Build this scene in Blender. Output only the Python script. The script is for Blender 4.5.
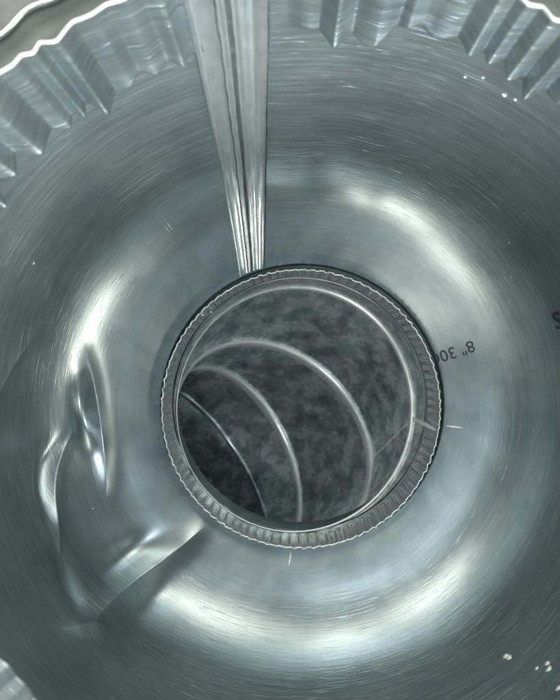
import bpy, bmesh, math, random
import numpy as np
from mathutils import Vector, Matrix

random.seed(7)
rng = np.random.default_rng(7)
SC = bpy.context.scene
COL = SC.collection
for o in list(bpy.data.objects):
    bpy.data.objects.remove(o)

# ------------------------------------------------------------------ camera
CAM = np.array([-0.0154, 0.0432, 0.3957])
cam = bpy.data.cameras.new('camera')
cam.sensor_fit = 'HORIZONTAL'
cam.sensor_width = 36.0
cam.lens = 36.0 * 540.0 / 560.0
cam.clip_start = 0.005
cam.clip_end = 200
cam.dof.use_dof = True
cam.dof.focus_distance = 0.40
cam.dof.aperture_fstop = 15.0
cam_o = bpy.data.objects.new('camera', cam)
cam_o.location = CAM
COL.objects.link(cam_o)
SC.camera = cam_o

# ------------------------------------------------------------------ light
w = bpy.data.worlds.new('World')
SC.world = w
w.use_nodes = True
w.node_tree.nodes['Background'].inputs[0].default_value = (0.69, 0.93, 0.98, 1)
w.node_tree.nodes['Background'].inputs[1].default_value = 0.18


def lamp(name, az, off, dist, size, power, color=(1.0, 0.92, 0.79), size_y=None):
    """An area light: az = compass angle round the duct, off = angle from straight up."""
    l = bpy.data.lights.new(name, 'AREA')
    l.shape = 'RECTANGLE'
    l.size = size
    l.size_y = size_y or size
    l.energy = power
    l.color = color
    o = bpy.data.objects.new(name, l)
    a, f = math.radians(az), math.radians(off)
    d = Vector((math.cos(a) * math.sin(f), math.sin(a) * math.sin(f), math.cos(f)))
    o.location = d * dist
    o.rotation_euler = d.to_track_quat('Z', 'Y').to_euler()
    COL.objects.link(o)
    return o


lamp('overhead_light', 58, 45, 1.6, 0.52, 7)
lamp('overhead_light', 130, 44, 1.6, 0.52, 7.5)
lamp('overhead_light', 96, 51, 1.6, 0.50, 5.5)
lamp('overhead_light', 231, 38, 1.6, 0.34, 3.8)
lamp('overhead_light', 250, 55, 1.6, 0.38, 7)
lamp('overhead_light', -25, 59, 1.6, 0.66, 22)
lamp('overhead_light', 225, 2, 1.6, 0.14, 6.5, (0.95, 1.0, 1.0))  # fill light added straight above to brighten the elbow's inside
lamp('side_fill', -58, 69, 1.8, 0.5, 44, (0.97, 1.0, 0.99))  # low fill light added to brighten the upper wall and crimps
lamp('side_fill', 270, 67, 1.8, 0.5, 62, (0.97, 1.0, 0.99))  # second added fill, for the wall and crimps at the top

vs = SC.view_settings
vs.view_transform = 'Standard'
vs.look = 'None'
vs.gamma = 1
vs.exposure = 0.05
vs.use_curve_mapping = False


# ------------------------------------------------------------------ materials
class NT:
    def __init__(s, name):
        s.m = bpy.data.materials.new(name)
        s.m.use_nodes = True
        s.t = s.m.node_tree
        s.b = s.t.nodes['Principled BSDF']

    def n(s, typ, **kw):
        x = s.t.nodes.new(typ)
        for k, v in kw.items():
            if k.startswith('i_'):
                x.inputs[k[2:].replace('_', ' ')].default_value = v
            else:
                setattr(x, k, v)
        return x

    def l(s, a, b):
        s.t.links.new(a, b)

    def ramp(s, src, stops):
        r = s.n('ShaderNodeValToRGB')
        e = r.color_ramp.elements
        while len(e) < len(stops):
            e.new(0.5)
        for k, (p, c) in enumerate(stops):
            e[k].position = p
            e[k].color = (c, c, c, 1) if not isinstance(c, tuple) else (*c, 1)
        s.l(src, r.inputs[0])
        return r.outputs[0]

    def noise(s, vec, scale, detail=3, rough=0.55):
        x = s.n('ShaderNodeTexNoise')
        x.inputs['Scale'].default_value = scale
        x.inputs['Detail'].default_value = detail
        x.inputs['Roughness'].default_value = rough
        s.l(vec, x.inputs['Vector'])
        return x.outputs[0]

    def mapping(s, vec, scale, rot=(0, 0, 0)):
        x = s.n('ShaderNodeMapping')
        x.inputs['Scale'].default_value = scale
        x.inputs['Rotation'].default_value = rot
        s.l(vec, x.inputs['Vector'])
        return x.outputs[0]

    def math(s, op, a, b):
        x = s.n('ShaderNodeMath', operation=op)
        for k, v in enumerate((a, b)):
            if isinstance(v, (int, float)):
                x.inputs[k].default_value = v
            else:
                s.l(v, x.inputs[k])
        return x.outputs[0]


def rolled_steel():
    """Rolled galvanised sheet: fine lines along the rolling direction (uv: u along, v across, metres)."""
    k = NT('rolled_galvanised_sheet')
    uv = k.n('ShaderNodeUVMap').outputs[0]
    fine = k.noise(k.mapping(uv, (45, 1500, 1)), 1.0, 3, 0.65)
    mid = k.noise(k.mapping(uv, (14, 420, 1)), 1.0, 4, 0.6)
    scr = k.noise(k.mapping(uv, (70, 1300, 1), (0, 0, 0.10)), 1.0, 1, 0.5)
    blot = k.noise(k.mapping(uv, (28, 28, 1)), 1.0, 4, 0.6)
    grain = k.noise(k.mapping(uv, (1000, 1000, 1)), 1.0, 2, 0.6)
    col = k.ramp(blot, [(0.30, (0.215, 0.268, 0.285)), (0.70, (0.283, 0.338, 0.354))])
    # rolling lines show as slightly brighter and duller zinc
    sep0 = k.n('ShaderNodeSeparateXYZ')
    k.l(uv, sep0.inputs[0])
    outer = k.ramp(k.math('MULTIPLY', sep0.outputs[1], 5.0), [(0.12, 0.42), (0.5, 0.85)])
    lines = k.math('ADD', k.math('MULTIPLY', k.ramp(fine, [(0.3, 0.0), (0.7, 1.0)]), 0.34), k.math('MULTIPLY', k.ramp(mid, [(0.3, 0.0), (0.7, 1.0)]), 0.22))
    lm = k.n('ShaderNodeMix', data_type='RGBA', blend_type='MULTIPLY')
    lm.inputs[0].default_value = 1.0
    k.l(col, lm.inputs[6])
    k.l(k.math('ADD', k.math('MULTIPLY', k.math('SUBTRACT', lines, 0.28), outer), 1.03), lm.inputs[7])
    k.l(lm.outputs[2], k.b.inputs['Base Color'])
    k.b.inputs['Metallic'].default_value = 0.86
    sep = k.n('ShaderNodeSeparateXYZ')
    k.l(uv, sep.inputs[0])
    worn = k.ramp(k.math('MULTIPLY', sep.outputs[1], 5.0), [(0.12, 0.0), (0.50, 1.0)])
    r1 = k.math('MULTIPLY', k.math('MULTIPLY', k.math('SUBTRACT', mid, 0.5), 0.16), worn)
    r2 = k.math('MULTIPLY', k.math('SUBTRACT', blot, 0.5), 0.09)
    base = k.math('ADD', k.math('MULTIPLY', worn, 0.07), 0.275)
    k.l(k.math('ADD', k.math('ADD', r1, r2), base), k.b.inputs['Roughness'])
    k.b.inputs['Anisotropic'].default_value = 0.4
    k.b.inputs['Anisotropic Rotation'].default_value = 0.25
    tg = k.n('ShaderNodeTangent', direction_type='UV_MAP')
    k.l(tg.outputs[0], k.b.inputs['Tangent'])
    sc = k.math('MULTIPLY', k.ramp(scr, [(0.62, 0.0), (0.76, 1.0)]), worn)
    h = k.math('MULTIPLY', k.math('ADD', k.math('MULTIPLY', fine, 0.5), k.math('MULTIPLY', mid, 0.6)), worn)
    h = k.math('ADD', h, k.math('MULTIPLY', sc, 0.4))
    # stray scratches at odd angles, in patches
    for q, (ang, sx, sy) in enumerate(((0.45, 9, 160), (-0.3, 14, 210), (1.2, 8, 120))):
        sn = k.noise(k.mapping(uv, (sx, sy, 1), (0, 0, ang)), 1.0, 1, 0.4)
        ln = k.ramp(sn, [(0.487, 0.0), (0.5, 1.0), (0.513, 0.0)])
        pt = k.ramp(k.noise(k.mapping(uv, (22 + 5 * q, 30, 1)), 1.0, 2, 0.5), [(0.52, 0.0), (0.64, 1.0)])
        h = k.math('SUBTRACT', h, k.math('MULTIPLY', k.math('MULTIPLY', k.math('MULTIPLY', ln, pt), worn), 0.4))
    h = k.math('ADD', h, k.math('MULTIPLY', grain, 0.0))
    bp = k.n('ShaderNodeBump')
    bp.inputs['Strength'].default_value = 0.8
    bp.inputs['Distance'].default_value = 0.00022
    k.l(h, bp.inputs['Height'])
    k.l(bp.outputs[0], k.b.inputs['Normal'])
    return k.m


def spangled_steel(name, lo, hi, scale=55, rough=0.38, metal=0.9):
    k = NT(name)
    tc = k.n('ShaderNodeTexCoord').outputs['Object']
    n1 = k.noise(tc, scale, 4, 0.55)
    n2 = k.noise(tc, scale * 3.5, 2, 0.5)
    mx = k.math('ADD', k.math('MULTIPLY', n1, 0.75), k.math('MULTIPLY', n2, 0.25))
    k.l(k.ramp(mx, [(0.36, lo), (0.64, hi)]), k.b.inputs['Base Color'])
    k.b.inputs['Metallic'].default_value = metal
    k.l(k.ramp(mx, [(0.35, rough - 0.03), (0.65, rough + 0.06)]), k.b.inputs['Roughness'])
    bp = k.n('ShaderNodeBump')
    bp.inputs['Strength'].default_value = 0.08
    bp.inputs['Distance'].default_value = 0.0003
    k.l(n2, bp.inputs['Height'])
    k.l(bp.outputs[0], k.b.inputs['Normal'])
    return k.m


def plain(name, c, metal, rough, var=0.12, scale=120):
    k = NT(name)
    tc = k.n('ShaderNodeTexCoord').outputs['Object']
    n1 = k.noise(tc, scale, 4, 0.6)
    k.l(k.ramp(n1, [(0.3, tuple(x * (1 - var) for x in c)), (0.7, tuple(min(1, x * (1 + var)) for x in c))]),
        k.b.inputs['Base Color'])
    k.b.inputs['Metallic'].default_value = metal
    k.b.inputs['Roughness'].default_value = rough
    return k.m


M_SHEET = rolled_steel()
M_SEAM = plain('folded_seam_metal', (0.74, 0.80, 0.82), 0.9, 0.27)
M_ELBOW = spangled_steel('spangled_galvanised_pipe', (0.27, 0.345, 0.37), (0.92, 0.98, 1.0), 60, rough=0.25, metal=0.72)
M_COLLAR = plain('collar_steel', (0.74, 0.80, 0.80), 0.85, 0.24, 0.06, 60)
M_BEAD = plain('bare_bead_metal', (0.97, 0.98, 0.96), 0.6, 0.34)
M_EDGE = plain('cut_sheet_edge', (0.62, 0.66, 0.66), 0.8, 0.34)
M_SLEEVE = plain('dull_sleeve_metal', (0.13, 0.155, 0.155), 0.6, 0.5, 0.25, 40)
M_GLINT = plain('painted_glint', (0.92, 0.94, 0.92), 0.1, 0.3)  # near-white that stands in for reflected light
M_INK = plain('black_ink', (0.022, 0.025, 0.028), 0.0, 0.5, 0.8, 700)
M_SPECK = plain('pale_paint_speck', (0.72, 0.72, 0.66), 0.0, 0.6)
M_FLOOR = plain('concrete', (0.20, 0.22, 0.215), 0.0, 0.8, 0.25, 14)


# ------------------------------------------------------------------ helpers
def tag(o, label=None, cat=None, kind=None, group=None):
    for a, b in (('label', label), ('category', cat), ('kind', kind), ('group', group)):
        if b:
            o[a] = b
    return o


def thing(name, label, cat, loc=(0, 0, 0)):
    o = bpy.data.objects.new(name, None)
    o.empty_display_size = 0.03
    o.location = loc
    COL.objects.link(o)
    return tag(o, label, cat)


def link(name, me, mat, parent=None, smooth=True):
    me.materials.append(mat)
    if smooth:
        me.polygons.foreach_set('use_smooth', np.ones(len(me.polygons), bool))
    o = bpy.data.objects.new(name, me)
    COL.objects.link(o)
    if parent:
        o.parent = parent
        o.matrix_parent_inverse = Matrix.Translation(parent.location).inverted()
    return o


def grid(name, P, closed_u=False, closed_v=False, uv=None, flip=False):
    """P: (nv, nu, 3) array of points -> quad mesh."""
    nv, nu = P.shape[:2]
    me = bpy.data.meshes.new(name)
    ii = np.arange(nv if closed_v else nv - 1)
    jj = np.arange(nu if closed_u else nu - 1)
    I, J = np.meshgrid(ii, jj, indexing='ij')
    I2, J2 = (I + 1) % nv, (J + 1) % nu
    q = np.stack([I * nu + J, I * nu + J2, I2 * nu + J2, I2 * nu + J], -1).reshape(-1, 4)
    if flip:
        q = q[:, ::-1]
    nf = len(q)
    me.vertices.add(nv * nu)
    me.vertices.foreach_set('co', P.reshape(-1).astype(np.float32))
    me.loops.add(nf * 4)
    me.loops.foreach_set('vertex_index', q.reshape(-1).astype(np.int32))
    me.polygons.add(nf)
    me.polygons.foreach_set('loop_start', (np.arange(nf) * 4).astype(np.int32))
    if uv is not None:
        l = me.uv_layers.new(name='UVMap')
        l.data.foreach_set('uv', uv.reshape(-1, 2)[q.reshape(-1)].reshape(-1).astype(np.float32))
    me.update(calc_edges=True)
    me.validate()
    return me


def tube(name, C, rad, n=8, closed=True, squash=None):
    """Round bar along the points C; squash = (axis vectors, factor) flattens it."""
    C = np.asarray(C, float)
    T = np.roll(C, -1, 0) - np.roll(C, 1, 0)
    if not closed:
        T[0] = C[1] - C[0]
        T[-1] = C[-1] - C[-2]
    T /= np.linalg.norm(T, axis=1)[:, None]
    mid = C.mean(0)
    A = C - mid
    A -= (A * T).sum(1)[:, None] * T
    ln = np.linalg.norm(A, axis=1)
    if ln.min() < 1e-5 or not closed:
        ref = np.array([0.31, 0.22, 0.93])
        A = ref - (T @ ref)[:, None] * T
        ln = np.linalg.norm(A, axis=1)
    A /= ln[:, None]
    B = np.cross(T, A)
    th = np.linspace(0, 2 * np.pi, n, endpoint=False)
    rad = np.broadcast_to(np.asarray(rad, float), (len(C),))
    ka, kb = squash or (1, 1)
    P = C[None] + (np.cos(th)[:, None, None] * A[None] * ka + np.sin(th)[:, None, None] * B[None] * kb) * rad[None, :, None]
    return grid(name, P, closed_u=closed, closed_v=True)


# ------------------------------------------------------------------ duct profile
D2R = math.pi / 180
DV = 0.0006
OFF = np.array([0.0014, 0.0012])            # the neck sits a little off the elbow collar


def sstep(x, a, b):
    t = np.clip((x - a) / (b - a), 0, 1)
    return t * t * (3 - 2 * t)


def profile():
    v = np.arange(0, 0.250, DV)
    al = 22 + 58 * sstep(v, 0.028, 0.112) + 8 * sstep(v, 0.10, 0.16)
    r = 0.1076 + np.concatenate([[0], np.cumsum(np.cos(al[:-1] * D2R) * DV)])
    z = -0.013 + np.concatenate([[0], np.cumsum(np.sin(al[:-1] * D2R) * DV)])
    return v, al * D2R, r, z


PV, PA, PR, PZ = profile()
Z_CRIMP = 0.146
Z_EDGE = PZ[-1]
N_CRIMP = 92


def surf(theta, v, h=0.0):
    """Point on the reducer's inner face; theta radians, v metres from the hole, h lifts towards the axis."""
    r = np.interp(v, PV, PR)
    z = np.interp(v, PV, PZ)
    a = np.interp(v, PV, PA)
    k = 1 - sstep(v, 0, 0.08)               # the neck's offset dies out up the bowl
    return np.stack([(r - h * np.sin(a)) * np.cos(theta) + OFF[0] * k,
                     (r - h * np.sin(a)) * np.sin(theta) + OFF[1] * k,
                     z + h * np.cos(a)], -1)


def seam_angle(v):
    return np.interp(v, [0.0, 0.01, 0.02, 0.035, 0.05, 0.07, 0.09, 0.11, 0.14, 0.17, 0.2, 0.245],
                     [110.8, 109.3, 108.0, 106.4, 105.1, 103.9, 103.2, 102.8, 102.4, 102.0, 101.6, 101.2]) * D2R


# smooth periodic noise round the rim
def ring_noise(th, seed, freqs, amps):
    g = np.random.default_rng(seed)
    o = np.zeros_like(th)
    for f, a in zip(freqs, amps):
        o = o + a * np.sin(f * th + g.uniform(0, 6.28))
    return o


def crimp(theta, z):
    """Inward depth of the crimping at the wide mouth."""
    lower_left = np.exp(-((theta / D2R - 218) / 13.0) ** 4)
    right = sstep(np.cos(theta), 0.0, 0.25)
    start = Z_CRIMP + 0.010 * right + ring_noise(theta, 3, (5, 11, 17, 31, 47), (0.0022, 0.002, 0.002, 0.0018, 0.0016))
    ph = N_CRIMP * theta + ring_noise(theta, 4, (7, 13, 23, 37), (1.2, 1.0, 1.0, 0.7))
    amp = (1 - 0.5 * sstep(z, 0.172, Z_EDGE)) * (1 - 0.25 * right) * (0.0042 + 0.0020 * np.exp(-np.clip(z - start - 0.006, 0, 1) / 0.010)) * (1 + ring_noise(theta, 5, (9, 19, 29, 41), (0.3, 0.28, 0.28, 0.2)))
    c = 0.5 + 0.5 * np.cos(ph)
    c = 0.45 * c + 0.55 * np.abs(1 - 2 * np.mod(ph / (2 * math.pi), 1.0))      # sharper folds
    seam_gap = 1 - np.exp(-((theta / D2R - 99.5) / 8.5) ** 6)
    # every groove begins in a rounded scoop: the groove starts lower than the ridge
    up = sstep(z, start + 0.0015 * (1 - c), start + 0.007 + 0.0015 * (1 - c))
    groove = amp * (c ** 0.8)
    # one stretch of the mouth is knocked in
    fold = 0.034 * sstep(z, 0.148, 0.171) * (1 - np.clip((z - 0.171) / 0.027, 0, 1)) * np.exp(-((theta / D2R - 218) / 11.0) ** 4)
    up = up * seam_gap
    return up * groove * (1 - 0.9 * lower_left) + (0.0022 + 0.0022 * np.exp(-np.clip(z - start - 0.006, 0, 1) / 0.008)) * up + fold


# ---- dents: polylines in surface coordinates (theta degrees, v cm)
DENT_R = 0.155


def poly_dist(a, b, pts):
    """distance, signed side and position 0..1 along a polyline in (a,b)."""
    pts = np.asarray(pts, float)
    best = np.full(a.shape, 1e9)
    side = np.zeros(a.shape)
    tt = np.zeros(a.shape)
    seg = np.linalg.norm(np.diff(pts, axis=0), axis=1)
    cum = np.concatenate([[0], np.cumsum(seg)])
    for k in range(len(pts) - 1):
        p, q = pts[k], pts[k + 1]
        d = q - p
        t = np.clip(((a - p[0]) * d[0] + (b - p[1]) * d[1]) / (d @ d), 0, 1)
        dx, dy = a - p[0] - t * d[0], b - p[1] - t * d[1]
        dist = np.hypot(dx, dy)
        m = dist < best
        best = np.where(m, dist, best)
        side = np.where(m, np.sign(d[0] * dy - d[1] * dx), side)
        tt = np.where(m, (cum[k] + t * seg[k]) / cum[-1], tt)
    return best, side, tt


# kind, height m, half width m, points
DENTS = [
    ('crease', 0.0038, 0.0050, [(162.5, 6.0), (166.5, 5.5), (173.5, 4.7), (182, 4.3), (191, 4.2), (200.5, 4.7), (205, 5.2)]),
    ('basin', -0.0050, 0.0055, [(169.5, 5.7), (177.5, 5.5), (184.3, 5.2), (191.8, 4.9)]),
    ('crease', 0.0034, 0.0052, [(181.0, 5.6), (186.2, 6.36), (190, 7.3), (195, 8.16), (201.2, 8.9), (207, 9.6), (213, 10.4)]),
    ('basin', -0.0056, 0.0065, [(185.5, 7.2), (190, 8.4), (196, 9.2), (203, 9.7)]),
    ('crease', 0.0010, 0.0040, [(183.0, 7.6), (188.8, 9.2), (193.8, 9.9), (200, 10.3), (207, 10.2)]),
    ('crease', -0.0026, 0.0060, [(205, 9.4), (215, 10.8), (223.5, 11.7)]),
    ('crease', 0.0042, 0.0040, [(220.0, 13.8), (223, 12.0), (226.5, 10.6)]),
    ('crease', 0.0038, 0.0075, [(223.4, 13.2), (224.2, 8.64), (225.5, 6.24), (229.2, 2.6), (231, 0.8)]),
    ('basin', -0.0022, 0.0080, [(219.5, 9.2), (219.5, 6.0), (221, 3.6)]),
    ('basin', -0.0014, 0.0085, [(229, 10.4), (231, 7.0), (233, 5.0)]),
    ('crease', 0.0020, 0.0055, [(178.5, 13.2), (168, 11.3), (161, 9.4)]),
]


def dents(theta, v):
    h = np.zeros_like(theta)
    a, b = theta * DENT_R, v
    m = (theta > 150 * D2R) & (theta < 245 * D2R)
    a, b = a[m], b[m]
    o = np.zeros_like(a)
    for kind, amp, wd, pts in DENTS:
        pp = [(t * D2R * DENT_R, q * 0.01) for t, q in pts]
        pp = np.array(pp)
        tq = np.linspace(0, len(pp) - 1, 40)
        kn = np.arange(len(pp))
        sm_ = np.stack([np.interp(tq, kn, pp[:, 0]), np.interp(tq, kn, pp[:, 1])], -1)
        for _ in range(12):                                     # round the corners off
            sm_[1:-1] = 0.25 * sm_[:-2] + 0.5 * sm_[1:-1] + 0.25 * sm_[2:]
        d, sd, t = poly_dist(a, b, sm_)
        tap = np.minimum(1, 1.25 * np.sin(t * math.pi) ** 1.5)

        def trough(wd_):                                        # smooth hollow or swelling along the line
            g_ = np.zeros_like(a)
            step = np.linalg.norm(np.diff(sm_, axis=0), axis=1).mean()
            for q in range(1, len(sm_) - 1):
                wq = min(1.0, 1.25 * math.sin(math.pi * q / (len(sm_) - 1)) ** 1.2)
                g_ += wq * np.exp(-((a - sm_[q, 0]) ** 2 + (b - sm_[q, 1]) ** 2) / wd_ ** 2)
            return g_ * step / (wd_ * math.sqrt(math.pi))

        if kind == 'crease' and amp > 0:
            o += amp * (0.55 * tap * np.exp(-d / (0.55 * wd)) + 0.6 * trough(1.5 * wd))
        else:
            o += 1.15 * amp * trough(1.2 * wd)
    h[m] = o
    # two soft swells running up the sheet beside the seam
    for amp, wd, pts in ((0.0022, 0.016, [(89.8, 4.0), (90.2, 5.0), (90.8, 10), (91.8, 19.0)]),
                         (0.0008, 0.012, [(72.0, 3.6), (74.4, 8.0), (75.4, 12), (75.2, 16.5)])):
        tc = np.interp(v, [q * 0.01 for _, q in pts], [t for t, _ in pts])
        al = sstep(v, pts[0][1] * 0.01, pts[0][1] * 0.01 + 0.04) * (1 - sstep(v, pts[-1][1] * 0.01 - 0.06, pts[-1][1] * 0.01))
        h += amp * al * np.exp(-((theta / D2R - tc) * D2R * 0.17 / wd) ** 2)
    return h


# ------------------------------------------------------------------ the surface underneath
FLOOR_Z = -0.345
fl = np.array([[(-30, -30), (30, -30)], [(-30, 30), (30, 30)]], float)
fl = np.concatenate([fl, np.full((2, 2, 1), FLOOR_Z)], -1)
tag(link('floor', grid('floor', fl), M_FLOOR, None, False), kind='structure')

# ------------------------------------------------------------------ reducer
red = thing('duct_reducer', 'wide dented galvanised sheet metal duct reducer with crimped mouth and lock seam', 'duct reducer',
            (0, 0, -0.05))
NU = 1500
u = np.linspace(0, 1, NU + 1)
V, U = np.meshgrid(PV, u, indexing='ij')
TH = seam_angle(V) + U * 2 * math.pi                      # the sheet is cut at the lock seam
THm = np.mod(TH, 2 * math.pi)
wav = 0.0005 * (np.sin(3 * THm + 25 * V) + 0.7 * np.sin(5 * THm - 40 * V + 1) + 0.25 * np.sin(9 * THm + 60 * V + 2)) * sstep(V, 0.005, 0.06)
H = dents(THm, V) + wav
Zp = np.interp(V, PV, PZ)
H = H + crimp(THm, Zp)
P = surf(TH, V, H)
uvm = np.stack([U * 2 * math.pi * 0.15, V], -1)
# neck: goes down round the elbow's collar
nk = []
for rr, zz in ((0.1032, -0.060), (0.1036, -0.050), (0.1065, -0.040), (0.1066, -0.020), (0.1067, -0.0152), (0.1070, -0.0138)):
    t0 = TH[0]
    nk.append(np.stack([rr * np.cos(t0) + OFF[0], rr * np.sin(t0) + OFF[1], np.full_like(t0, zz)], -1))
nk = np.array(nk)
uvn = np.stack([np.broadcast_to(uvm[0, :, 0], nk.shape[:2]), np.linspace(-0.05, -0.001, len(nk))[:, None] * np.ones(NU + 1)], -1)
body = link('body', grid('body', np.concatenate([nk, P]), uv=np.concatenate([uvn, uvm])), M_SHEET, red)
# the mouth's cut edge
edge = P[-1, :-1].copy()
edge[:, 2] += 0.0004
link('mouth_edge', tube('mouth_edge', edge, 0.00085, 6), M_EDGE, red)

# lock seam: a folded strip lying proud of the sheet
prof = [(-5.1, 0.0), (-5.05, 1.8), (-4.8, 2.5), (-4.5, 1.9), (-4.2, 0.4), (-2.4, 0.2), (-1.5, 0.4), (-1.2, 2.6), (-0.8, 3.0),
        (-0.45, 2.4), (-0.3, 0.0), (0.45, 0.0), (0.6, 2.2), (1.0, 2.9), (1.4, 2.4), (1.6, 0.5), (2.7, 0.5), (2.9, 2.4), (3.3, 3.0),
        (4.6, 3.0), (4.95, 2.5), (5.05, 1.2), (5.1, 0.0)]
pv = PV[(PV > 0.0006)]
sm = []
for a_, h_ in prof:
    th = seam_angle(pv) - a_ * D2R
    lift = 0.3 + 0.7 * sstep(pv, 0.0, 0.08)
    sm.append(surf(th, pv, np.full_like(pv, h_ * 0.0021 + 0.0006) * lift + 0.00012 * np.sin(pv * 90 + 0.3 * a_)))
sm = np.array(sm)
arc = np.concatenate([[0], np.cumsum(np.linalg.norm(np.diff(sm[:, 200], axis=0), axis=1))])
suv = np.stack([np.broadcast_to(pv, sm.shape[:2]), np.broadcast_to(arc[:, None], sm.shape[:2])], -1)
link('lock_seam', grid('lock_seam', sm, uv=suv, flip=True), M_SEAM, red, False)


# dark strips painting in the shade of the seam's folds and edge
M_SHADE = plain('seam_shade', (0.05, 0.058, 0.06), 0.3, 0.5, 0.5, 200)
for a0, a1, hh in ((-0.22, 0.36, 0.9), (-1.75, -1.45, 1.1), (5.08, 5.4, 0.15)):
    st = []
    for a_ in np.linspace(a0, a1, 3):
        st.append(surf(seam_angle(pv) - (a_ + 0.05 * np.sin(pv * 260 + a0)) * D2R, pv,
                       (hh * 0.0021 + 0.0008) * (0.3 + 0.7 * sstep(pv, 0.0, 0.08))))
    link('seam_shade', grid('seam_shade', np.array(st), flip=True), M_SHADE, red)

# printed marking, running down the sheet towards the hole
def glyph(txt, theta, v0, size):
    c = bpy.data.curves.new('marking', 'FONT')
    c.body = txt
    c.size = size
    c.resolution_u = 3
    c.offset = 0.00008
    o = bpy.data.objects.new('marking_tmp', c)
    COL.objects.link(o)
    dg = bpy.context.evaluated_depsgraph_get()
    me = bpy.data.meshes.new_from_object(o.evaluated_get(dg))
    bpy.data.objects.remove(o)
    bm = bmesh.new()
    bm.from_mesh(me)
    bmesh.ops.subdivide_edges(bm, edges=bm.edges[:], cuts=1)
    bm.to_mesh(me)
    bm.free()
    me.materials.clear()
    co = np.empty(len(me.vertices) * 3, np.float32)
    me.vertices.foreach_get('co', co)
    co = co.reshape(-1, 3)
    v = v0 - co[:, 0]
    r = np.interp(v, PV, PR)
    # reading direction is inwards, so letters' tops point clockwise
    t = theta * D2R - co[:, 1] / r
    me.vertices.foreach_set('co', surf(t, v, np.full_like(v, 0.00055)).reshape(-1).astype(np.float32))
    me.update()
    return me


link('printed_marking', glyph('8" 30GA', 21.6, 0.0295, 0.0125), M_INK, red, False)
link('printed_marking', glyph('S', 22.3, 0.0965, 0.0165), M_INK, red, False)


# specks of paint stuck to the sheet
def speck(r, seed):
    g = random.Random(seed)
    bm = bmesh.new()
    bmesh.ops.create_icosphere(bm, subdivisions=1, radius=r)
    for vv in bm.verts:
        vv.co *= g.uniform(0.6, 1.3)
        vv.co.x *= 1.3
        vv.co.z *= 0.35
    me = bpy.data.meshes.new('paint_speck')
    bm.to_mesh(me)
    bm.free()
    return me


for k, (t, v, r) in enumerate([(310.6, 12.5, 1.2), (310.9, 12.75, 1.1), (315.5, 14.88, 1.0), (315, 15.24, 1.25), (313.5, 14.64, 0.8), (314.2, 16.56, 1.0),
                               (313.2, 17.5, 1.0), (319, 15.5, 0.9), (61, 19.2, 0.8), (59.3, 19.3, 0.6), (67.2, 19.1, 0.5),
                               (65, 19.6, 0.5), (81.2, 16.44, 0.6), (81.2, 15.1, 0.5), (149.5, 13.2, 0.5),
                               (205, 6.2, 0.35), (212, 5.6, 0.3), (40, 9, 0.3), (33, 7.5, 0.3)]):
    p = surf(np.array(t * D2R), np.array(v * 0.01), np.array(0.0003))
    a_ = float(np.interp(v * 0.01, PV, PA))
    o = link('paint_speck', speck(r * 0.0015, k), M_SPECK, None)
    nrm = Vector((-math.cos(t * D2R) * math.sin(a_), -math.sin(t * D2R) * math.sin(a_), math.cos(a_)))
    o.location = p - np.array(red.location)
    o.rotation_euler = nrm.to_track_quat('Z', 'Y').to_euler()
    o.parent = red

# a patch of short scuffs beside the seam
gs = random.Random(3)
for k in range(9):
    tc_, vc_ = 126.2 + gs.uniform(-1.3, 1.3), 6.7 + gs.uniform(-0.9, 0.9)
    dt_, dv_ = gs.uniform(-0.7, 0.2), gs.uniform(0.15, 0.5)
    q_ = np.linspace(-1, 1, 7)
    ln_ = surf((tc_ + dt_ * q_) * D2R, (vc_ + dv_ * q_) * 0.01, np.full(7, 0.0002) + dents(np.full(7, tc_ * D2R), np.full(7, vc_ * 0.01)) + 0.0006)
    link('scuff', tube('scuff', ln_, 0.0002 * np.cos(q_ * 1.4), 5, closed=False), M_COLLAR, red)

# two pale slivers painting in reflections on the sheet close to the collar
for (t0, v0, t1, v1) in ((-8.0, 0.2, -7.6, 1.5), (265.6, 0.25, 265.2, 1.3)):
    q_ = np.linspace(0, 1, 14)
    ln_ = surf((t0 + (t1 - t0) * q_) * D2R, (v0 + (v1 - v0) * q_) * 0.01, np.full(14, 0.0003))
    link('painted_reflection', tube('painted_reflection', ln_, 0.00075 * np.sin(np.linspace(0.05, 0.97, 14) * math.pi) ** 0.7, 6, closed=False), M_GLINT, red)

# ------------------------------------------------------------------ adjustable elbow
FIT = dict(L0=0.0612, s=(0.0566, 0.0629, 0.0358), b=(0.686, 0.434, 0.4357, 0.5332), phi=(4.257, 3.3661, 3.3272, 4.1622))
RB, RG = 0.0996, 0.1006


def rot(a, t):
    return np.array(Matrix.Rotation(t, 3, Vector(a)))


el = thing('duct_elbow', 'galvanised adjustable round elbow with crimped collar, bending away into the dark', 'duct elbow', (0, 0, -0.06))
# crimped collar
NC = 94
th = np.linspace(0, 2 * math.pi, 1800, endpoint=False)
rows = []
zz = np.concatenate([np.linspace(0, -0.003, 5), np.linspace(-0.004, -0.028, 24), np.linspace(-0.0288, -0.036, 16)])
for z in zz:
    k = 1 - sstep(-z, 0.024, 0.030)
    cr = np.cos(NC * th + 0.8 * np.sin(3 * th) + 0.7 * np.sin(7 * th + 1))
    cr = np.sign(cr) * np.abs(cr) ** 0.7
    ampn = 0.0013 * (1 + 0.3 * np.sin(11 * th) + 0.25 * np.sin(17 * th + 2))
    groove = 0.0011 * math.exp(-((z + 0.033) / 0.0014) ** 2)
    r = 0.1019 + k * ampn * (0.25 + 0.75 * sstep(-z, 0.0, 0.006)) * cr + groove - 0.0006 * (1 - k)
    rows.append(np.stack([r * np.cos(th), r * np.sin(th), z + 0.0002 * np.sin(5 * th) + 0.0002 * np.sin(41 * th) + 0 * th], -1))
rows = np.array(rows)
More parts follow.
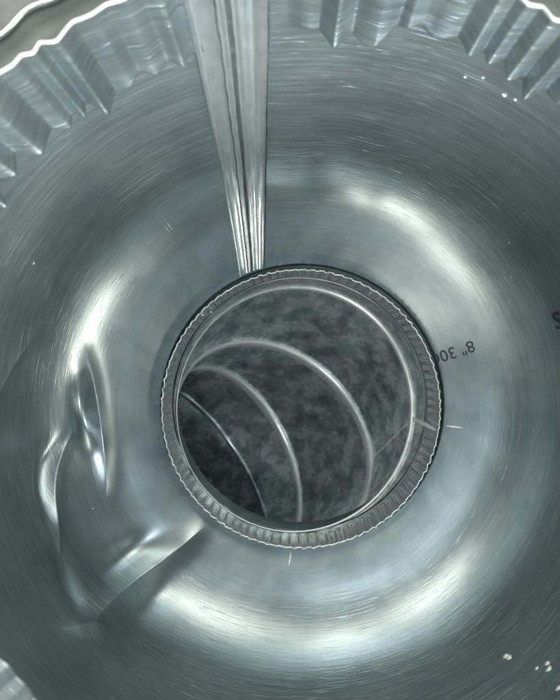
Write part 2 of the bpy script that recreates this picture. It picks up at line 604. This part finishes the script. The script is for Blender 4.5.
collar = link('crimped_collar', grid('crimped_collar', rows, closed_u=True, flip=True), M_COLLAR, el)
ce = rows[0].copy()
ce[:, :2] *= (1 + 0.0016 * np.cos(2 * NC * th + 1.0 + 1.6 * np.sin(3 * th)))[:, None]
link('collar_edge', tube('collar_edge', ce, 0.00058, 6), M_EDGE, el)

# gores between the joint planes
d = np.array([0, 0, -1.0])
e1 = np.array([1.0, 0, 0])
c = np.array([0, 0, -0.036])
pn = np.array([0, 0, -1.0])
lens = (FIT['L0'] - 0.036,) + FIT['s'] + (0.55,)
t_ = np.linspace(0, 2 * math.pi, 240, endpoint=False)
for k in range(5):
    e2 = np.cross(d, e1)
    circ = RG * (np.cos(t_)[:, None] * e1 + np.sin(t_)[:, None] * e2)
    cn = c + d * lens[k]
    if k < 4:
        wv = np.array([math.cos(FIT['phi'][k]), math.sin(FIT['phi'][k]), 0])
        ax = np.cross(d, wv)
        ax /= np.linalg.norm(ax)
        nb = rot(ax, FIT['b'][k] / 2) @ d
    else:
        nb = d
    lo = c + circ + (-(circ @ pn) / (d @ pn))[:, None] * d
    hi = cn + circ + (-(circ @ nb) / (d @ nb))[:, None] * d
    n = 24
    f = np.linspace(0, 1, n)[:, None, None]
    G = lo[None] * (1 - f) + hi[None] * f
    # slight out of round flutter of thin sheet
    cc = (c[None] * (1 - f[:, 0]) + cn[None] * f[:, 0])[:, None]
    rad = G - cc
    G = G + rad * (0.0016 * np.sin(3 * t_ + k) + 0.001 * np.sin(7 * t_ + 2 * k))[None, :, None] * (4 * f * (1 - f))
    gore = link('gore', grid('gore', G, closed_u=True, flip=True), M_ELBOW, el)
    for ix in {1: (21, 6)}.get(k, ()):
        sp = G[:, ix] - (G[:, ix] - cc[:, 0]) * 0.004
        g_ = link('gore_seam', tube('gore_seam', sp, 0.0007, 8, closed=False), M_BEAD)
        g_.parent = gore
    if k < 4:
        bead = cn + (circ + (-(circ @ nb) / (d @ nb))[:, None] * d) * (RB / RG)
        out = 0.5 - 0.5 * np.cos(np.arctan2(circ[:, 1], circ[:, 0]) - 3.9)      # 0 in the throat, 1 on the heel
        br = (0.0003 if k == 0 else 0.0015) + (0.0026 if k == 0 else 0.0038) * out * (1 if k < 3 else 0.3)
        link('joint_bead', tube('joint_bead', bead, br, 12, squash=(0.75, 1.2)), M_BEAD if k < 3 else M_ELBOW, el)
        R_ = rot(ax, FIT['b'][k])
        d, e1 = R_ @ d, R_ @ e1
    c, pn = cn, nb
end_block = bpy.data.meshes.new('end_light_block')  # unseen disc added to keep light out of the pipe's far end
end_block.from_pydata([tuple(p) for p in hi], [], [tuple(range(len(hi)))])
link('end_light_block', end_block, M_ELBOW, el, False)

# collar's lap seam, whitened to paint in a reflected light line, and rivets
ta = -9.0 * D2R
pts = [((0.1008 - 0.0003) * math.cos(ta), (0.1008 - 0.0003) * math.sin(ta), z) for z in np.linspace(-0.001, -0.074, 20)]
link('collar_seam_glint', tube('collar_seam_glint', pts, 0.0016 * np.sin(np.linspace(0.02, 0.98, 20) * math.pi) ** 0.4, 8, closed=False), M_GLINT, el)


def rivet(p, r):
    bm = bmesh.new()
    bmesh.ops.create_uvsphere(bm, u_segments=12, v_segments=8, radius=r)
    me = bpy.data.meshes.new('rivet')
    bm.to_mesh(me)
    bm.free()
    o = link('rivet', me, M_EDGE, None)
    o.location = np.array(p) - np.array(el.location)
    o.parent = el


for an, z in ((136.5, -0.006), (133.5, -0.026)):
    rivet((0.1005 * math.cos(an * D2R), 0.1005 * math.sin(an * D2R), z), 0.0013)

# ------------------------------------------------------------------ outer sleeve round the mouth
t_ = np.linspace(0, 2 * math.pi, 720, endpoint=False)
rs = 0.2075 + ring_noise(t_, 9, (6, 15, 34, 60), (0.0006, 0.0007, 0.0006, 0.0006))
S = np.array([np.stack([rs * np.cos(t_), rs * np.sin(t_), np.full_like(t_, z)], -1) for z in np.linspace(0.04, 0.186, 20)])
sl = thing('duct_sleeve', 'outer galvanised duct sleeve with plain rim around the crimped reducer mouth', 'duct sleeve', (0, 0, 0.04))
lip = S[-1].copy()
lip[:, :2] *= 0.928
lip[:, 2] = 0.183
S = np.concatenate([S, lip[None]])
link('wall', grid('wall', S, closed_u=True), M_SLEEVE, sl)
link('rim', tube('rim', S[-2], 0.0013, 8), M_COLLAR, sl)
